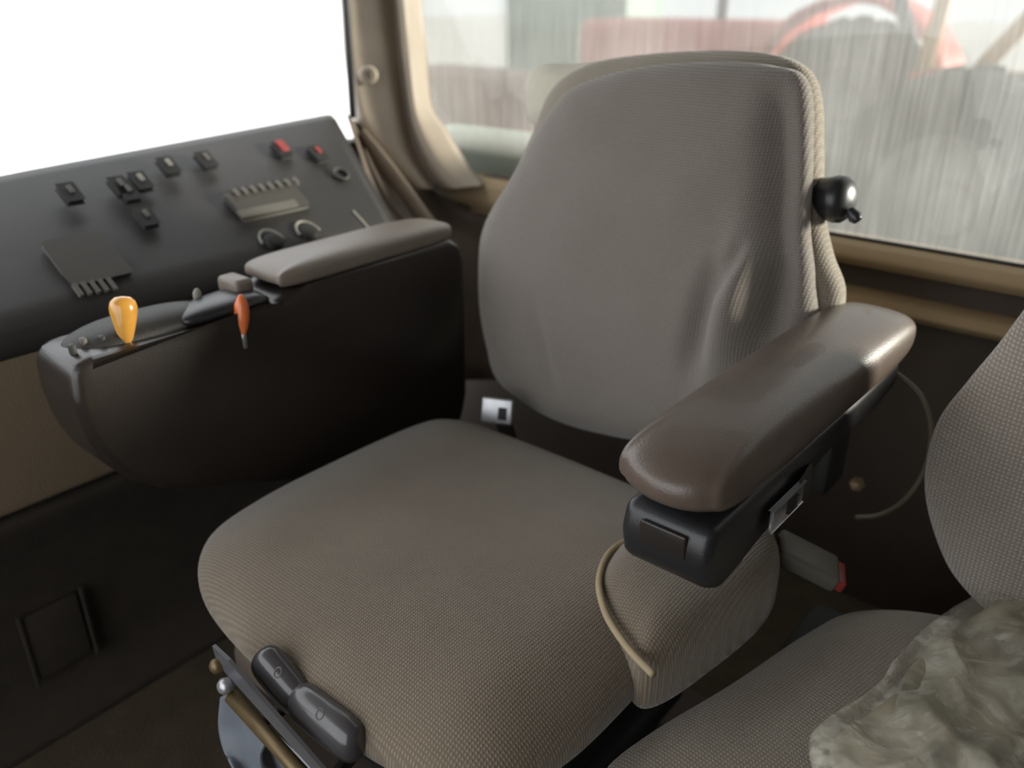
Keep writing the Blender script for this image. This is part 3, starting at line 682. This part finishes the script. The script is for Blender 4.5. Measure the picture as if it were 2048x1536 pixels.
# ================================================================== INSTRUCTOR SEAT
ins = thing('instructor_seat', (0.62, 0.05, 0.0), 'smaller tan fabric passenger seat at the right edge', 'seat')
ic = [(0.286,-0.21), (0.294,-0.14), (0.328,-0.02), (0.362,0.12), (0.395,0.20), (0.48,0.26), (0.62,0.29), (0.80,0.27), (0.86,0.12), (0.88,-0.10), (0.84,-0.25), (0.62,-0.31), (0.42,-0.30), (0.32,-0.26)]
slab('seat_cushion', ic, 0.050, 0.060, lambda a_, b_, h: Vector((a_, b_, 0.378+h)), 'inst', ins, p=3.0, sub=8, rings=20)
ib = [(0.448,0.80), (0.425,0.735), (0.405,0.685), (0.385,0.625), (0.388,0.55), (0.415,0.485), (0.455,0.435), (0.52,0.405), (0.65,0.40), (0.82,0.42), (0.88,0.55), (0.87,0.70), (0.80,0.86), (0.70,0.93), (0.56,0.93), (0.485,0.88)]
slab('backrest', ib, 0.060, 0.040, lambda a_, b_, h: Vector((a_+0.030, 0.300-h+0.10*(b_-0.5), b_)), 'instb', ins, p=2.5, sub=8, rings=24)
box('seat_base', (0.595, 0.05, 0.16), (0.56, 0.50, 0.31), 'rubber', ins, bev=0.02)  # base widened in matt black to put shade into the gap between seats

# ================================================================== PLASTIC BAG ON THE INSTRUCTOR SEAT
bag = thing('plastic_bag', (0.62, 0.0, 0.43), 'crumpled clear plastic bag lying on the passenger seat, lower right corner', 'bag')
def film(name):
    m = bpy.data.materials.new(name); m.use_nodes = True; nt = m.node_tree; b = nt.nodes['Principled BSDF']; out = nt.nodes['Material Output']
    tc = nt.nodes.new('ShaderNodeTexCoord'); n = nt.nodes.new('ShaderNodeTexNoise'); n.inputs['Scale'].default_value = 22; n.inputs['Detail'].default_value = 4; n.inputs['Distortion'].default_value = 1.5
    nt.links.new(tc.outputs['Object'], n.inputs['Vector'])
    b.inputs['Base Color'].default_value = (0.74,0.70,0.58,1); b.inputs['Roughness'].default_value = 0.28; b.inputs['Coat Weight'].default_value = 0.5; b.inputs['Coat Roughness'].default_value = 0.08
    nb = nt.nodes.new('ShaderNodeTexNoise'); nb.inputs['Scale'].default_value = 24; nb.inputs['Detail'].default_value = 3; nb.inputs['Distortion'].default_value = 2.5
    nt.links.new(tc.outputs['Object'], nb.inputs['Vector'])
    bp = nt.nodes.new('ShaderNodeBump'); bp.inputs['Strength'].default_value = 0.5; bp.inputs['Distance'].default_value = 0.006
    nt.links.new(nb.outputs['Fac'], bp.inputs['Height']); nt.links.new(bp.outputs[0], b.inputs['Normal']); nt.links.new(bp.outputs[0], b.inputs['Coat Normal'])
    t = nt.nodes.new('ShaderNodeBsdfTransparent'); mx = nt.nodes.new('ShaderNodeMixShader')
    mr = nt.nodes.new('ShaderNodeMapRange'); mr.inputs[1].default_value = 0.4; mr.inputs[2].default_value = 0.68; mr.inputs[3].default_value = 0.18; mr.inputs[4].default_value = 0.58
    nt.links.new(n.outputs['Fac'], mr.inputs[0]); nt.links.new(mr.outputs[0], mx.inputs[0])
    nt.links.new(t.outputs[0], mx.inputs[1]); nt.links.new(b.outputs[0], mx.inputs[2]); nt.links.new(mx.outputs[0], out.inputs[0])
    return m
def contents(name):
    m, nt, b = nodes(name)
    tc = nt.nodes.new('ShaderNodeTexCoord'); n = nt.nodes.new('ShaderNodeTexNoise'); n.inputs['Scale'].default_value = 9; n.inputs['Detail'].default_value = 5; n.inputs['Distortion'].default_value = 0.8
    nt.links.new(tc.outputs['Object'], n.inputs['Vector'])
    r = nt.nodes.new('ShaderNodeValToRGB'); nt.links.new(n.outputs['Fac'], r.inputs[0])
    r.color_ramp.elements[0].position = 0.36; r.color_ramp.elements[0].color = (0.13,0.12,0.09,1)
    r.color_ramp.elements[1].position = 0.62; r.color_ramp.elements[1].color = (0.55,0.49,0.36,1)
    e = r.color_ramp.elements.new(0.5); e.color = (0.33,0.29,0.20,1)
    nt.links.new(r.outputs[0], b.inputs['Base Color']); b.inputs['Roughness'].default_value = 0.6
    return m
# outline measured on the cushion plane, completed outside the picture
ol = [at(u, v, 'z', 0.445) for u, v in ((1618,1492), (1640,1455), (1752,1375), (1790,1320), (1862,1250), (1960,1190), (2050,1140))]
ol2 = [(p.x, p.y) for p in ol] + [(0.66,0.26), (0.80,0.20), (0.84,0.0), (0.82,-0.20), (0.66,-0.24), (0.53,-0.20), (0.475,-0.135)]
def crumple(amp, sc, seed):
    def f(a_, b_, s, h):
        if h <= -0.5: return 0
        n1 = noise.noise(Vector((a_*sc, b_*sc, seed)))
        n2 = abs(noise.noise(Vector((a_*sc*2.3+5, b_*sc*2.1, seed+3))))
        n3 = abs(noise.noise(Vector((a_*sc*4+b_*10, b_*sc*4, seed+7))))
        return amp*(0.8*n1 - 1.3*n2 - 0.16*n3)*min(1, (1-s)*7+0.12)
    return f
slab('packet', [(0.62+(a_-0.62)*0.90, 0.0+(b_-0.0)*0.90) for a_, b_ in ol2], 0.026, 0.008, lambda a_, b_, h: Vector((a_, b_, 0.440+h)), contents('mottled_contents'), bag, p=3.0, sub=8, rings=30, disp=crumple(0.012, 8, 2.0))
slab('film', ol2, 0.046, 0.012, lambda a_, b_, h: Vector((a_, b_, 0.444+h)), film('clear_film'), bag, p=2.6, sub=12, rings=60, disp=crumple(0.026, 5.0, 9.0))
